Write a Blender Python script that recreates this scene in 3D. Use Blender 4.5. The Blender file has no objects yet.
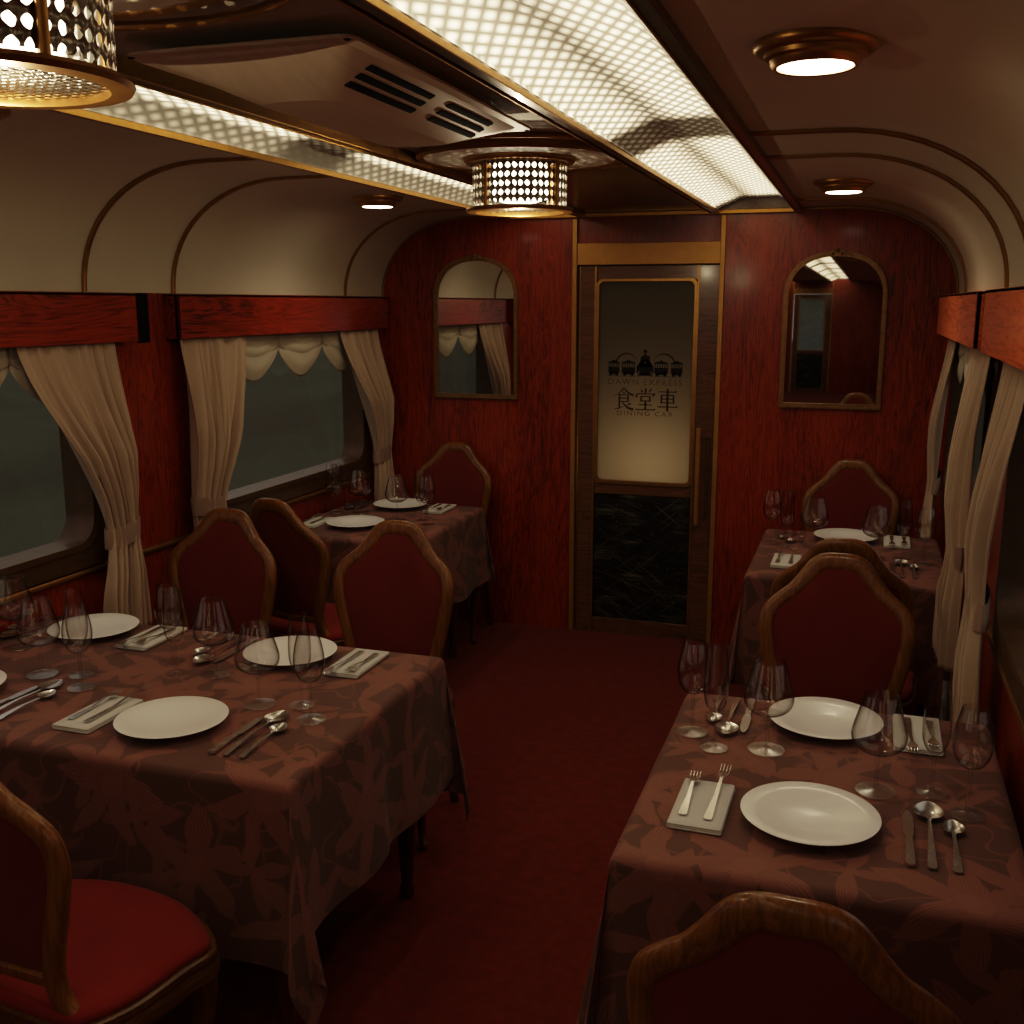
import bpy, math, random
from mathutils import Vector, Matrix
random.seed(7)
PI = math.pi
col = bpy.context.scene.collection
sin, cos = math.sin, math.cos

# ------------------------------------------------------------------ mesh helpers
class MB:
    def __init__(s):
        s.v, s.f, s.uv = [], [], None
    def add(s, vs, fs):
        o = len(s.v)
        s.v += [tuple(p) for p in vs]
        s.f += [tuple(i + o for i in f) for f in fs]
    def box(s, x0, x1, y0, y1, z0, z1):
        s.add([(x0,y0,z0),(x1,y0,z0),(x1,y1,z0),(x0,y1,z0),(x0,y0,z1),(x1,y0,z1),(x1,y1,z1),(x0,y1,z1)],
              [(0,3,2,1),(4,5,6,7),(0,1,5,4),(1,2,6,5),(2,3,7,6),(3,0,4,7)])
    def lathe(s, prof, n=32, c=(0,0,0), cap0=False, cap1=False):
        vs, fs = [], []
        m = len(prof)
        for i in range(n):
            a = 2*PI*i/n
            for r, z in prof:
                vs.append((c[0]+r*cos(a), c[1]+r*sin(a), c[2]+z))
        for i in range(n):
            j = (i+1) % n
            for k in range(m-1):
                fs.append((i*m+k, j*m+k, j*m+k+1, i*m+k+1))
        if cap0: fs.append(tuple(i*m for i in reversed(range(n))))
        if cap1: fs.append(tuple(i*m+m-1 for i in range(n)))
        s.add(vs, fs)
    def sweep(s, pts, w, d, wdir=None, n=10, closed=False, power=3.0):
        """superellipse section; wdir = constant depth direction (section y axis)"""
        P = [Vector(p) for p in pts]; N = len(P)
        vs, fs = [], []
        for i in range(N):
            a = P[(i-1) % N] if (closed or i > 0) else P[i]
            b = P[(i+1) % N] if (closed or i < N-1) else P[i]
            t = (b-a).normalized()
            dd = Vector(wdir[i] if isinstance(wdir, list) else (wdir or (0,0,1)))
            dd = (dd - t*dd.dot(t))
            dd = dd.normalized() if dd.length > 1e-6 else t.orthogonal().normalized()
            ww = t.cross(dd)
            wi = w[i] if isinstance(w, (list, tuple)) else w
            di = d[i] if isinstance(d, (list, tuple)) else d
            for k in range(n):
                an = 2*PI*(k+.5)/n
                c_, s_ = cos(an), sin(an)
                e = 2.0/power
                x = math.copysign(abs(c_)**e, c_)*wi/2; y = math.copysign(abs(s_)**e, s_)*di/2
                vs.append(P[i] + ww*x + dd*y)
        M = N if closed else N-1
        for i in range(M):
            j = (i+1) % N
            for k in range(n):
                l = (k+1) % n
                fs.append((i*n+k, i*n+l, j*n+l, j*n+k))
        if not closed:
            fs.append(tuple(range(n-1, -1, -1)))
            fs.append(tuple((N-1)*n+k for k in range(n)))
        s.add(vs, fs)
    def grid(s, fn, nu, nv, uvfn=None):
        """fn(i/nu, j/nv)"""
        vs = [fn(i/nu, j/nv) for i in range(nu+1) for j in range(nv+1)]
        fs = [(i*(nv+1)+j, (i+1)*(nv+1)+j, (i+1)*(nv+1)+j+1, i*(nv+1)+j+1) for i in range(nu) for j in range(nv)]
        s.add(vs, fs)
    def ring(s, outer, inner, a, b, fn):
        """flat ring between two equal-length loops, extruded from depth a to b; fn(u,v,w)->xyz"""
        n = len(outer); vs, fs = [], []
        for w in (a, b):
            vs += [fn(p[0], p[1], w) for p in outer] + [fn(p[0], p[1], w) for p in inner]
        for i in range(n):
            j = (i+1) % n
            fs += [(i, j, n+j, n+i), (2*n+i, 3*n+i, 3*n+j, 2*n+j), (i, 2*n+i, 2*n+j, j), (n+i, n+j, 3*n+j, 3*n+i)]
        s.add(vs, fs)
    def prism(s, loop, a, b, fn):
        n = len(loop)
        vs = [fn(p[0], p[1], a) for p in loop] + [fn(p[0], p[1], b) for p in loop]
        fs = [tuple(range(n)), tuple(range(2*n-1, n-1, -1))] + [(i, n+i, n+(i+1) % n, (i+1) % n) for i in range(n)]
        s.add(vs, fs)
    def xform(s, M, start=0):
        s.v = s.v[:start] + [tuple(M @ Vector(p)) for p in s.v[start:]]
    def mesh(s, name, mat, smooth=True, angle=40):
        me = bpy.data.meshes.new(name)
        me.from_pydata(s.v, [], s.f)
        if s.uv:
            l = me.uv_layers.new(name='UVMap')
            for lp in me.loops:
                l.data[lp.index].uv = s.uv[lp.vertex_index]
        me.materials.append(mat)
        import bmesh
        bm = bmesh.new(); bm.from_mesh(me)
        bmesh.ops.recalc_face_normals(bm, faces=bm.faces)
        lim = math.radians(angle)
        for f in bm.faces: f.smooth = smooth
        if smooth:
            for e in bm.edges:
                if len(e.link_faces) == 2 and e.calc_face_angle(0) > lim: e.smooth = False
        bm.to_mesh(me); bm.free()
        return me
    def build(s, name, mat, parent=None, smooth=True, angle=40, bevel=0):
        o = bpy.data.objects.new(name, s.mesh(name, mat, smooth, angle))
        col.objects.link(o)
        if parent is not None: o.parent = parent
        if bevel:
            m = o.modifiers.new('bevel', 'BEVEL'); m.width = bevel; m.segments = 2; m.limit_method = 'ANGLE'; m.angle_limit = math.radians(50)
        return o

def tag(o, label, cat, group=None):
    o['label'] = label; o['category'] = cat
    if group: o['group'] = group
    return o
def thing(name, label, cat, loc=(0,0,0), rz=0, group=None):
    o = bpy.data.objects.new(name, None); col.objects.link(o)
    o.empty_display_size = .1
    o.location = loc; o.rotation_euler = (0,0,rz)
    return tag(o, label, cat, group)
def structure(o):
    o['kind'] = 'structure'; return o
def struct_empty(name, loc=(0,0,0)):
    o = bpy.data.objects.new(name, None); col.objects.link(o); o.location = loc
    return structure(o)
def dup(root, loc, rz, label, group=None):
    r = root.copy(); col.objects.link(r); r.location = loc; r.rotation_euler = (0,0,rz); r['label'] = label
    if group: r['group'] = group
    for ch in list(root.children):
        c = ch.copy(); col.objects.link(c); c.parent = r
        for g in list(ch.children):
            d = g.copy(); col.objects.link(d); d.parent = c
    return r
def catmull(pts, per=6, closed=False):
    P = [Vector(p) for p in pts]; n = len(P); out = []
    for i in range(n if closed else n-1):
        p0 = P[(i-1) % n] if closed or i > 0 else P[0]*2-P[1]
        p1 = P[i]; p2 = P[(i+1) % n]
        p3 = P[(i+2) % n] if closed or i < n-2 else P[-1]*2-P[-2]
        for k in range(per):
            t = k/per
            out.append(.5*((2*p1)+(p2-p0)*t+(2*p0-5*p1+4*p2-p3)*t*t+(3*p1-p0-3*p2+p3)*t**3))
    if not closed: out.append(P[-1])
    return out
def rrect(x0, x1, y0, y1, r, n=6):
    out = []
    for cx, cy, a0 in ((x1-r,y1-r,0),(x0+r,y1-r,PI/2),(x0+r,y0+r,PI),(x1-r,y0+r,1.5*PI)):
        for k in range(n+1):
            a = a0+PI/2*k/n; out.append((cx+r*cos(a), cy+r*sin(a)))
    return out
def sstep(x): x = max(0, min(1, x)); return x*x*(3-2*x)

# ------------------------------------------------------------------ materials
class NT:
    def __init__(s, name):
        s.m = bpy.data.materials.new(name); s.m.use_nodes = True
        s.t = s.m.node_tree; s.t.nodes.clear()
        s.out = s.n('ShaderNodeOutputMaterial')
    def n(s, t, **kw):
        nd = s.t.nodes.new(t)
        for k, v in kw.items(): setattr(nd, k, v)
        return nd
    def l(s, a, b): s.t.links.new(a, b)
    def val(s, inp, v):
        if hasattr(v, 'is_output'): s.l(v, inp)
        else: inp.default_value = v
    def math(s, op, a, b=None, c=None, clamp=False):
        nd = s.n('ShaderNodeMath', operation=op); nd.use_clamp = clamp
        s.val(nd.inputs[0], a)
        if b is not None: s.val(nd.inputs[1], b)
        if c is not None: s.val(nd.inputs[2], c)
        return nd.outputs[0]
    def mapping(s, src, scale=(1,1,1), rot=(0,0,0), loc=(0,0,0)):
        m = s.n('ShaderNodeMapping'); s.l(src, m.inputs[0])
        m.inputs['Scale'].default_value = scale; m.inputs['Rotation'].default_value = rot; m.inputs['Location'].default_value = loc
        return m.outputs[0]
    def noise(s, vec, scale=5, detail=4, rough=.5, dist=0):
        nd = s.n('ShaderNodeTexNoise'); s.l(vec, nd.inputs['Vector'])
        nd.inputs['Scale'].default_value = scale; nd.inputs['Detail'].default_value = detail
        nd.inputs['Roughness'].default_value = rough; nd.inputs['Distortion'].default_value = dist
        return nd
    def ramp(s, fac, stops):
        nd = s.n('ShaderNodeValToRGB'); s.l(fac, nd.inputs[0])
        els = nd.color_ramp.elements
        while len(els) < len(stops): els.new(.5)
        for e, (p, c) in zip(els, stops):
            e.position = p; e.color = (*c, 1) if len(c) == 3 else c
        return nd.outputs[0]
    def mix(s, fac, a, b, blend='MIX'):
        nd = s.n('ShaderNodeMix', data_type='RGBA', blend_type=blend)
        s.val(nd.inputs[0], fac)
        for i, v in ((6, a), (7, b)):
            if hasattr(v, 'is_output'): s.l(v, nd.inputs[i])
            else: nd.inputs[i].default_value = (*v, 1)
        return nd.outputs[2]
    def obj(s): return s.n('ShaderNodeTexCoord').outputs['Object']
    def pbsdf(s, base, rough=.5, metal=0, spec=.5, bump=None, bstr=.2, bdist=.01, coat=0, sheen=0, **kw):
        b = s.n('ShaderNodeBsdfPrincipled')
        if hasattr(base, 'is_output'): s.l(base, b.inputs['Base Color'])
        else: b.inputs['Base Color'].default_value = (*base, 1)
        s.val(b.inputs['Roughness'], rough); b.inputs['Metallic'].default_value = metal
        b.inputs['Specular IOR Level'].default_value = spec
        b.inputs['Coat Weight'].default_value = coat; b.inputs['Coat Roughness'].default_value = .12
        b.inputs['Sheen Weight'].default_value = sheen
        for k, v in kw.items(): s.val(b.inputs[k], v)
        if bump is not None:
            bp = s.n('ShaderNodeBump'); s.l(bump, bp.inputs['Height'])
            bp.inputs['Strength'].default_value = bstr; bp.inputs['Distance'].default_value = bdist
            s.l(bp.outputs[0], b.inputs['Normal'])
        return b
    def fin(s, shader):
        s.l(shader if hasattr(shader, 'is_output') else shader.outputs[0], s.out.inputs['Surface']); return s.m

def m_wood(name, dark, mid, lite, axis='z', rough=.32, coat=.25, grain=1.0, spec=.4):
    t = NT(name); o = t.obj()
    sc = {'z': (9,9,.9), 'y': (9,.9,9), 'x': (.9,9,9)}[axis]
    v = t.mapping(o, sc)
    n1 = t.noise(v, 1.4*grain, 3, .55, 1.6)
    w = t.math('FRACT', t.math('MULTIPLY', n1.outputs[0], 7.0))
    w = t.math('ABSOLUTE', t.math('SUBTRACT', w, .5))
    sc2 = {'z': (60,60,2.2), 'y': (60,2.2,60), 'x': (2.2,60,60)}[axis]
    n2 = t.noise(t.mapping(o, sc2), 2.2, 3, .6)
    n3 = t.noise(t.mapping(o, {'z': (3,3,.6), 'y': (3,.6,3), 'x': (.6,3,3)}[axis]), 1.5, 2)
    f = t.math('ADD', t.math('MULTIPLY', w, .75), t.math('MULTIPLY', n2.outputs[0], .65))
    f = t.math('ADD', f, t.math('MULTIPLY', t.math('SUBTRACT', n3.outputs[0], .5), .7))
    c = t.ramp(f, [(.15, dark), (.48, mid), (.85, lite)])
    return t.fin(t.pbsdf(c, rough, 0, spec, bump=f, bstr=.12, bdist=.002, coat=coat))
def m_plain(name, c, rough=.5, metal=0, spec=.5, vary=.12, scale=12, coat=0, sheen=0, bstr=.05, stretch=(1,1,1)):
    t = NT(name); n = t.noise(t.mapping(t.obj(), stretch), scale, 4)
    lo = tuple(x*(1-vary) for x in c); hi = tuple(min(1, x*(1+vary)) for x in c)
    cc = t.ramp(n.outputs[0], [(.3, lo), (.7, hi)])
    return t.fin(t.pbsdf(cc, rough, metal, spec, bump=n.outputs[0], bstr=bstr, bdist=.002, coat=coat, sheen=sheen))
def m_fabric(name, c, scale=900, vary=.25, rough=.9, sheen=.15, bstr=.25):
    t = NT(name); o = t.obj()
    n = t.noise(o, scale, 2); n2 = t.noise(o, 9, 3)
    f = t.math('ADD', t.math('MULTIPLY', n.outputs[0], .6), t.math('MULTIPLY', n2.outputs[0], .4))
    lo = tuple(x*(1-vary) for x in c); hi = tuple(min(1, x*(1+vary)) for x in c)
    cc = t.ramp(f, [(.3, lo), (.7, hi)])
    return t.fin(t.pbsdf(cc, rough, 0, .2, bump=f, bstr=bstr, bdist=.001, sheen=sheen))
def m_emit(name, c, strength):
    t = NT(name); e = t.n('ShaderNodeEmission')
    n = t.noise(t.obj(), 3, 1)
    t.l(t.mix(.04, c, n.outputs[1], 'MULTIPLY'), e.inputs[0]); e.inputs[1].default_value = strength
    return t.fin(e)

WARM = (1.0, .81, .56)
M = {}
M['mahogany'] = m_wood('mahogany_vertical', (.06,.006,.003), (.25,.027,.007), (.36,.047,.011), 'z', grain=1.5)
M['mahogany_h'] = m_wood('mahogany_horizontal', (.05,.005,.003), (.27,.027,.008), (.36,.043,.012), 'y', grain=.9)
M['mahogany_lit'] = m_wood('mahogany_painted_sheen', (.36,.075,.020), (.90,.21,.055), (.97,.29,.085), 'y', grain=.8, rough=.3, coat=.4)  # same mahogany, its glancing ceiling sheen put into a brighter colour
M['darkwood'] = m_wood('dark_walnut', (.03,.012,.006), (.09,.034,.015), (.15,.06,.028), 'y', rough=.3)
M['doorwood'] = m_wood('door_walnut', (.07,.028,.014), (.14,.058,.030), (.19,.085,.045), 'x', rough=.28, coat=.3)
M['chairwood'] = m_wood('chair_oak', (.08,.028,.006), (.175,.067,.014), (.265,.108,.024), 'z', rough=.33, coat=.2, grain=1.3)
M['chairwood_shaded'] = m_wood('chair_oak_shaded', (.045,.016,.004), (.10,.038,.009), (.15,.06,.014), 'y', rough=.3, coat=.25)  # chair wood darkened in colour for the shade below the seat
M['tablewood'] = m_wood('table_mahogany', (.02,.008,.004), (.06,.02,.01), (.10,.035,.018), 'z')
M['frame'] = m_plain('aged_gold_frame', (.27,.155,.06), .38, .6, .5, .2, 40)
M['gold'] = m_plain('brushed_brass', (.40,.22,.06), .42, 1, .5, .12, 40)
M['goldpaint'] = m_plain('gold_lacquer', (.44,.23,.065), .42, .55, .5, .08, 20)
M['bronze'] = m_plain('bronze_wood', (.085,.038,.012), .5, .2, .5, .2, 30, coat=.2)
M['copper'] = m_plain('copper_brass', (.40,.215,.07), .36, .85, .5, .12, 30)
M['cream'] = m_plain('cream_ceiling', (.60,.545,.44), .55, 0, .3, .03, 4, bstr=.01)
M['beige'] = m_plain('beige_plastic', (.70,.58,.44), .45, 0, .4, .06, 60, bstr=.03, stretch=(1,.05,1))
M['black'] = m_plain('matte_black', (.006,.005,.005), .8, 0, .1)
M['curtain'] = m_fabric('curtain_cream', (.46,.345,.265), 700, .10)
M['tieband'] = m_fabric('tieback_taupe', (.30,.205,.16), 700, .10)
M['swag'] = m_fabric('swag_cream', (.46,.41,.33), 700, .08)
M['redfab'] = m_fabric('dark_red_upholstery', (.155,.020,.016), 900, .18, sheen=.05)
M['seatfab'] = m_fabric('seat_red_upholstery', (.20,.016,.012), 900, .18, sheen=.05)
M['napkin'] = m_fabric('napkin_linen', (.58,.57,.55), 500, .06)
M['china'] = m_plain('white_china', (.82,.82,.82), .28, 0, .45, .01, 3, coat=.15, bstr=0)
M['steel'] = m_plain('cutlery_steel', (.70,.69,.68), .24, 1, .5, .02, 6, bstr=0)
M['lampwhite'] = m_plain('white_enamel', (.75,.68,.58), .4, 0, .4, .03)
M['logo'] = m_plain('logo_black', (.012,.008,.006), .6, 0, .2)
M['logobrown'] = m_plain('logo_brown', (.05,.026,.012), .6, 0, .2)
M['logotan'] = m_plain('logo_tan', (.17,.11,.06), .6, 0, .2)
M['disc'] = m_emit('downlight_glow', (1,.86,.62), 22)
M['bulb'] = m_emit('lantern_glow', (1,.86,.62), 10)

def m_carpet():
    t = NT('red_carpet'); o = t.obj()
    n = t.noise(o, 420, 2); n2 = t.noise(o, 22, 5, .65)
    f = t.math('ADD', t.math('MULTIPLY', n.outputs[0], .45), t.math('MULTIPLY', n2.outputs[0], .55))
    c = t.ramp(f, [(.32, (.095,.011,.0065)), (.68, (.195,.021,.012))])
    return t.fin(t.pbsdf(c, .95, 0, .1, bump=f, bstr=.5, bdist=.004, sheen=.1))
M['carpet'] = m_carpet()

def m_cloth():
    """damask: rosettes, hatched leaves and vines over a darker ground, drawn in cloth coordinates (metres)"""
    t = NT('damask_tablecloth')
    uv = t.n('ShaderNodeTexCoord').outputs['UV']
    wn = t.noise(uv, 4.5, 2)
    add = t.n('ShaderNodeVectorMath', operation='MULTIPLY_ADD')
    t.l(wn.outputs[1], add.inputs[0]); add.inputs[1].default_value = (.13,.13,0); t.l(uv, add.inputs[2])
    w = add.outputs[0]
    def petals(scale, k, r0, amp, seed, hatch):
        mp = t.mapping(w, (scale,)*3, (0,0,seed), (seed, seed*.7, 0))
        vo = t.n('ShaderNodeTexVoronoi', voronoi_dimensions='2D'); t.l(mp, vo.inputs['Vector']); vo.inputs['Scale'].default_value = 1
        vo.inputs['Randomness'].default_value = .75
        sub = t.n('ShaderNodeVectorMath', operation='SUBTRACT'); t.l(mp, sub.inputs[0]); t.l(vo.outputs['Position'], sub.inputs[1])
        sx = t.n('ShaderNodeSeparateXYZ'); t.l(sub.outputs[0], sx.inputs[0])
        cs = t.n('ShaderNodeSeparateXYZ'); t.l(vo.outputs['Color'], cs.inputs[0])
        th = t.math('ADD', t.math('ARCTAN2', sx.outputs[1], sx.outputs[0]), t.math('MULTIPLY', cs.outputs[0], 6.28))
        pc = t.math('POWER', t.math('SUBTRACT', 1.0, t.math('ABSOLUTE', t.math('SINE', t.math('MULTIPLY', th, k/2)))), .8)
        rad = t.math('ADD', r0, t.math('MULTIPLY', pc, amp))
        d = vo.outputs['Distance']
        g = t.math('SUBTRACT', rad, d)                      # > 0 inside a petal
        mask = t.math('MULTIPLY', g, 40, clamp=True)
        ln = t.math('ABSOLUTE', t.math('SINE', t.math('MULTIPLY', t.math('ADD', t.math('MULTIPLY', g, .55), t.math('MULTIPLY', pc, .30)), hatch)))
        ln = t.math('MULTIPLY', ln, 1.5, clamp=True)
        core = t.math('GREATER_THAN', d, .10)
        ln = t.math('MAXIMUM', ln, t.math('SUBTRACT', 1.0, core))
        return t.math('MULTIPLY', mask, t.math('ADD', .18, t.math('MULTIPLY', ln, .82)))
    a = petals(3.1, 6, .17, .40, .6, 46)
    b = petals(4.6, 4, .07, .50, 2.1, 50)
    vn = t.noise(uv, 6.5, 1, .4, .6)
    vine = t.math('SUBTRACT', 1.0, t.math('MULTIPLY', t.math('ABSOLUTE', t.math('SUBTRACT', vn.outputs[0], .5)), 55), clamp=True)
    f = t.math('MAXIMUM', t.math('MAXIMUM', a, t.math('MULTIPLY', b, .9)), t.math('MULTIPLY', vine, .8))
    th = t.noise(t.mapping(uv, (900,900,900)), 1, 1)
    f2 = t.math('ADD', f, t.math('MULTIPLY', t.math('SUBTRACT', th.outputs[0], .5), .12))
    c = t.ramp(f2, [(.0, (.122,.054,.040)), (.45, (.175,.070,.050)), (1.0, (.240,.099,.076))])
    return t.fin(t.pbsdf(c, .62, 0, .25, bump=f2, bstr=.10, bdist=.001, sheen=.1))
M['cloth'] = m_cloth()

def m_diffuser():
    t = NT('ribbed_diffuser'); o = t.obj()
    s = t.n('ShaderNodeSeparateXYZ'); t.l(o, s.inputs[0])
    x, y = s.outputs[0], s.outputs[1]
    nz = t.noise(o, 6, 2)
    ya = t.math('ADD', y, t.math('MULTIPLY', nz.outputs[0], .006))
    u = t.math('MULTIPLY', t.math('ADD', x, t.math('MULTIPLY', ya, .50)), 88)
    v = t.math('MULTIPLY', t.math('SUBTRACT', x, t.math('MULTIPLY', ya, .36)), 88)
    a = t.math('ABSOLUTE', t.math('SINE', u)); b = t.math('ABSOLUTE', t.math('SINE', v))
    p = t.math('POWER', t.math('MULTIPLY', a, b), 1.5)
    # tube gaps, dark crease and slope shade are painted into the glow
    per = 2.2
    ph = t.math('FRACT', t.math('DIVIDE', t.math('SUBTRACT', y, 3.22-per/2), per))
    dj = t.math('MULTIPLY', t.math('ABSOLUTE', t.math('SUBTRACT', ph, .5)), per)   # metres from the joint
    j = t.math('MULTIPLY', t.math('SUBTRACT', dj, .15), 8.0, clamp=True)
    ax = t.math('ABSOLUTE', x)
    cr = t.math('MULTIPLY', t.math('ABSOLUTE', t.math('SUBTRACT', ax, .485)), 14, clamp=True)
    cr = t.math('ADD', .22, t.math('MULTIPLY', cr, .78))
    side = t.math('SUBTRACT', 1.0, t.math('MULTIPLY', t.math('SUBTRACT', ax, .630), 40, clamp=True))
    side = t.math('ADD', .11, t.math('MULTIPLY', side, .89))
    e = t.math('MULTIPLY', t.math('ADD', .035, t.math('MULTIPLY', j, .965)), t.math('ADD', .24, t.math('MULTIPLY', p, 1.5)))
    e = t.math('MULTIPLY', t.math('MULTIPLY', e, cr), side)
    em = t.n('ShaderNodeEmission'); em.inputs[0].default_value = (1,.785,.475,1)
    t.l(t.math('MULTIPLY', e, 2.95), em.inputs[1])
    pb = t.pbsdf((.35,.34,.31), .35, 0, .5, bump=p, bstr=.4, bdist=.004)
    ad = t.n('ShaderNodeAddShader'); t.l(em.outputs[0], ad.inputs[0]); t.l(pb.outputs[0], ad.inputs[1])
    return t.fin(ad)
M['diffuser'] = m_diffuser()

def m_glass(name, tint, edge, fres=1.45, rough=.02, gl=.9):
    t = NT(name)
    lw = t.n('ShaderNodeLayerWeight'); lw.inputs[0].default_value = .5
    n = t.noise(t.obj(), 2, 1)
    f = t.math('POWER', lw.outputs['Facing'], 3.6)
    c = t.mix(f, tint, edge)
    tr = t.n('ShaderNodeBsdfTransparent'); t.l(c, tr.inputs[0])
    g = t.n('ShaderNodeBsdfGlossy'); g.inputs['Roughness'].default_value = rough; g.inputs[0].default_value = (gl,gl,gl,1)
    fr = t.math('ADD', fres, t.math('MULTIPLY', t.math('POWER', lw.outputs['Facing'], 5.0), .55))
    mx = t.n('ShaderNodeMixShader'); t.l(fr, mx.inputs[0]); t.l(tr.outputs[0], mx.inputs[1]); t.l(g.outputs[0], mx.inputs[2])
    return t.fin(mx)
M['glass'] = m_glass('wine_glass', (.965,.955,.95), (.13,.115,.11), .045)
M['glassfoot'] = m_glass('glass_foot', (.975,.965,.955), (.90,.87,.85), .20, .22)
M['pane'] = m_glass('window_glass', (.88,.88,.85), (.80,.80,.77), .03)
def m_mirror():
    t = NT('mirror_glass'); n = t.noise(t.obj(), 3, 1)
    g = t.n('ShaderNodeBsdfGlossy'); g.inputs['Roughness'].default_value = .015
    t.l(t.ramp(n.outputs[0], [(.2, (.70,.70,.68)), (.8, (.74,.74,.72))]), g.inputs[0])
    return t.fin(g)
M['mirror'] = m_mirror()
def m_frost(name, c):
    t = NT(name); n = t.noise(t.obj(), 220, 2)
    tr = t.n('ShaderNodeBsdfTranslucent'); tr.inputs[0].default_value = (*c, 1)
    pb = t.pbsdf((.10,.085,.065), .45, 0, .4, bump=n.outputs[0], bstr=.1, bdist=.001)
    mx = t.n('ShaderNodeMixShader'); mx.inputs[0].default_value = .35; t.l(tr.outputs[0], mx.inputs[1]); t.l(pb.outputs[0], mx.inputs[2])
    return t.fin(mx)
M['frost'] = m_frost('frosted_glass', (.85,.80,.70))
def m_blackpanel():
    """black lacquer sheet with streaks, sparks and criss-cross hairlines"""
    t = NT('black_star_lacquer'); o = t.obj()
    st = t.noise(t.mapping(o, (7,7,130)), 1, 3, .7); mk = t.noise(t.mapping(o, (4,4,11)), 1, 2)
    a = t.math('MULTIPLY', t.math('MULTIPLY', t.math('SUBTRACT', st.outputs[0], .50), 6, clamp=True), t.math('MULTIPLY', t.math('SUBTRACT', mk.outputs[0], .47), 6, clamp=True))
    vo = t.n('ShaderNodeTexVoronoi'); t.l(t.mapping(o, (34,34,26)), vo.inputs['Vector']); vo.inputs['Scale'].default_value = 1
    sp = t.math('MULTIPLY', t.math('SUBTRACT', .16, vo.outputs['Distance']), 8, clamp=True)
    hl = None
    for ang in (.9, -.9, 1.25):
        nn = t.noise(t.mapping(t.mapping(o, (1,1,1), (0, ang, 0)), (75, 1, 2.5)), 1, 2, .6)
        h = t.math('MULTIPLY', t.math('SUBTRACT', nn.outputs[0], .61), 8, clamp=True)
        hl = h if hl is None else t.math('MAXIMUM', hl, h)
    f = t.math('MAXIMUM', t.math('MAXIMUM', a, sp), t.math('MULTIPLY', hl, .6))
    c = t.ramp(f, [(0, (.006,.006,.005)), (1, (.16,.14,.10))])
    return t.fin(t.pbsdf(c, .45, 0, .3))
M['blackpanel'] = m_blackpanel()
def m_perf(name, ku, kv, thr, axis_cyl=True, c=(.20,.18,.15), metal=1.0):
    """pierced metal: real see-through diamond holes in a lattice"""
    t = NT(name); o = t.obj()
    s = t.n('ShaderNodeSeparateXYZ'); t.l(o, s.inputs[0])
    if axis_cyl:
        u = t.math('MULTIPLY', t.math('ARCTAN2', s.outputs[1], s.outputs[0]), .15); v = s.outputs[2]
    else:
        u, v = s.outputs[0], s.outputs[1]
    nz = t.noise(o, 40, 2)
    u = t.math('ADD', u, t.math('MULTIPLY', nz.outputs[0], .014)); 
    a = t.math('SINE', t.math('ADD', t.math('MULTIPLY', u, ku), t.math('MULTIPLY', v, kv)))
    b = t.math('SINE', t.math('SUBTRACT', t.math('MULTIPLY', u, ku), t.math('MULTIPLY', v, kv)))
    p = t.math('MULTIPLY', a, b)
    hole = t.math('MULTIPLY', t.math('SUBTRACT', p, thr), 12, clamp=True)
    pb = t.pbsdf(c, .35, metal, .5, bump=p, bstr=.8, bdist=.006)
    tr = t.n('ShaderNodeBsdfTransparent')
    mx = t.n('ShaderNodeMixShader'); t.l(hole, mx.inputs[0]); t.l(pb.outputs[0], mx.inputs[1]); t.l(tr.outputs[0], mx.inputs[2])
    return t.fin(mx)
M['perf'] = m_perf('pierced_metal', 150, 120, .22, True, (.42,.40,.36))
M['perf_base'] = m_perf('pierced_base', 200, 200, .5, False, (.22,.20,.17))
def m_grass():
    t = NT('night_field'); o = t.obj()
    n = t.noise(t.mapping(o, (.25,.06,1)), 1, 5, .6)
    c = t.ramp(n.outputs[0], [(.3, (.072,.072,.060)), (.55, (.090,.097,.074)), (.8, (.112,.11,.095))])
    return t.fin(t.pbsdf(c, 1, 0, .05))
M['grass'] = m_grass()

# ------------------------------------------------------------------ constants
D = 5.37            # end wall
YB = -11.5           # rear wall
XL, XR = -1.46, 1.46
ZC = 2.20           # ceiling
ZS = 1.79           # spring of the cove
def cove(n=14):
    """profile from ceiling strip edge to the wall, x positive"""
    pts = [(.735, ZC)]
    for k in range(n+1):
        a = PI/2*(1-k/n)
        e = 2/2.15
        pts.append((.94+.52*abs(cos(a))**e, ZS+.41*abs(sin(a))**e))
    return pts
CV = cove()

# ------------------------------------------------------------------ setting
b = MB(); b.box(XL-.1, XR+.1, YB, D+2.2, -.06, 0)
structure(b.build('floor', M['carpet']))

b = MB()
for sg in (-1, 1):
    n = len(CV)
    vs = [(sg*x, YB, z) for x, z in CV] + [(sg*x, D+.02, z) for x, z in CV]
    b.add(vs, [(i, i+1, n+i+1, n+i) for i in range(n-1)])
b.add([(-.34,YB,2.215),(.34,YB,2.215),(.34,D+.02,2.215),(-.34,D+.02,2.215)], [(0,1,2,3)])
b.box(XL-.1, XR+.1, YB, D+2.2, 2.36, 2.42)
structure(b.build('ceiling', M['cream'], angle=60))

WIN = [(1.56, 2.96), (3.62, 5.06)]
WZ0, WZ1 = .93, 1.70
def side_wall(name, x, sg):
    b = MB()
    x0, x1 = (x, x+.09) if sg > 0 else (x-.09, x)
    ys = [YB] + [v for w in ([(-10.98,-9.62),(-8.89,-7.53),(-6.8,-5.44),(-4.71,-3.35),(-2.62,-1.26),(-.53,.83)]+WIN) for v in w] + [D+.02]
    b.box(x0, x1, YB, D+.02, 0, WZ0)
    b.box(x0, x1, YB, D+.02, WZ1, ZS+.02)
    for i in range(0, len(ys), 2): b.box(x0, x1, ys[i], ys[i+1], WZ0, WZ1)
    return structure(b.build(name, M['mahogany'], smooth=False))
side_wall('wall_left', XL, -1); side_wall('wall_right', XR, 1)

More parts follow.
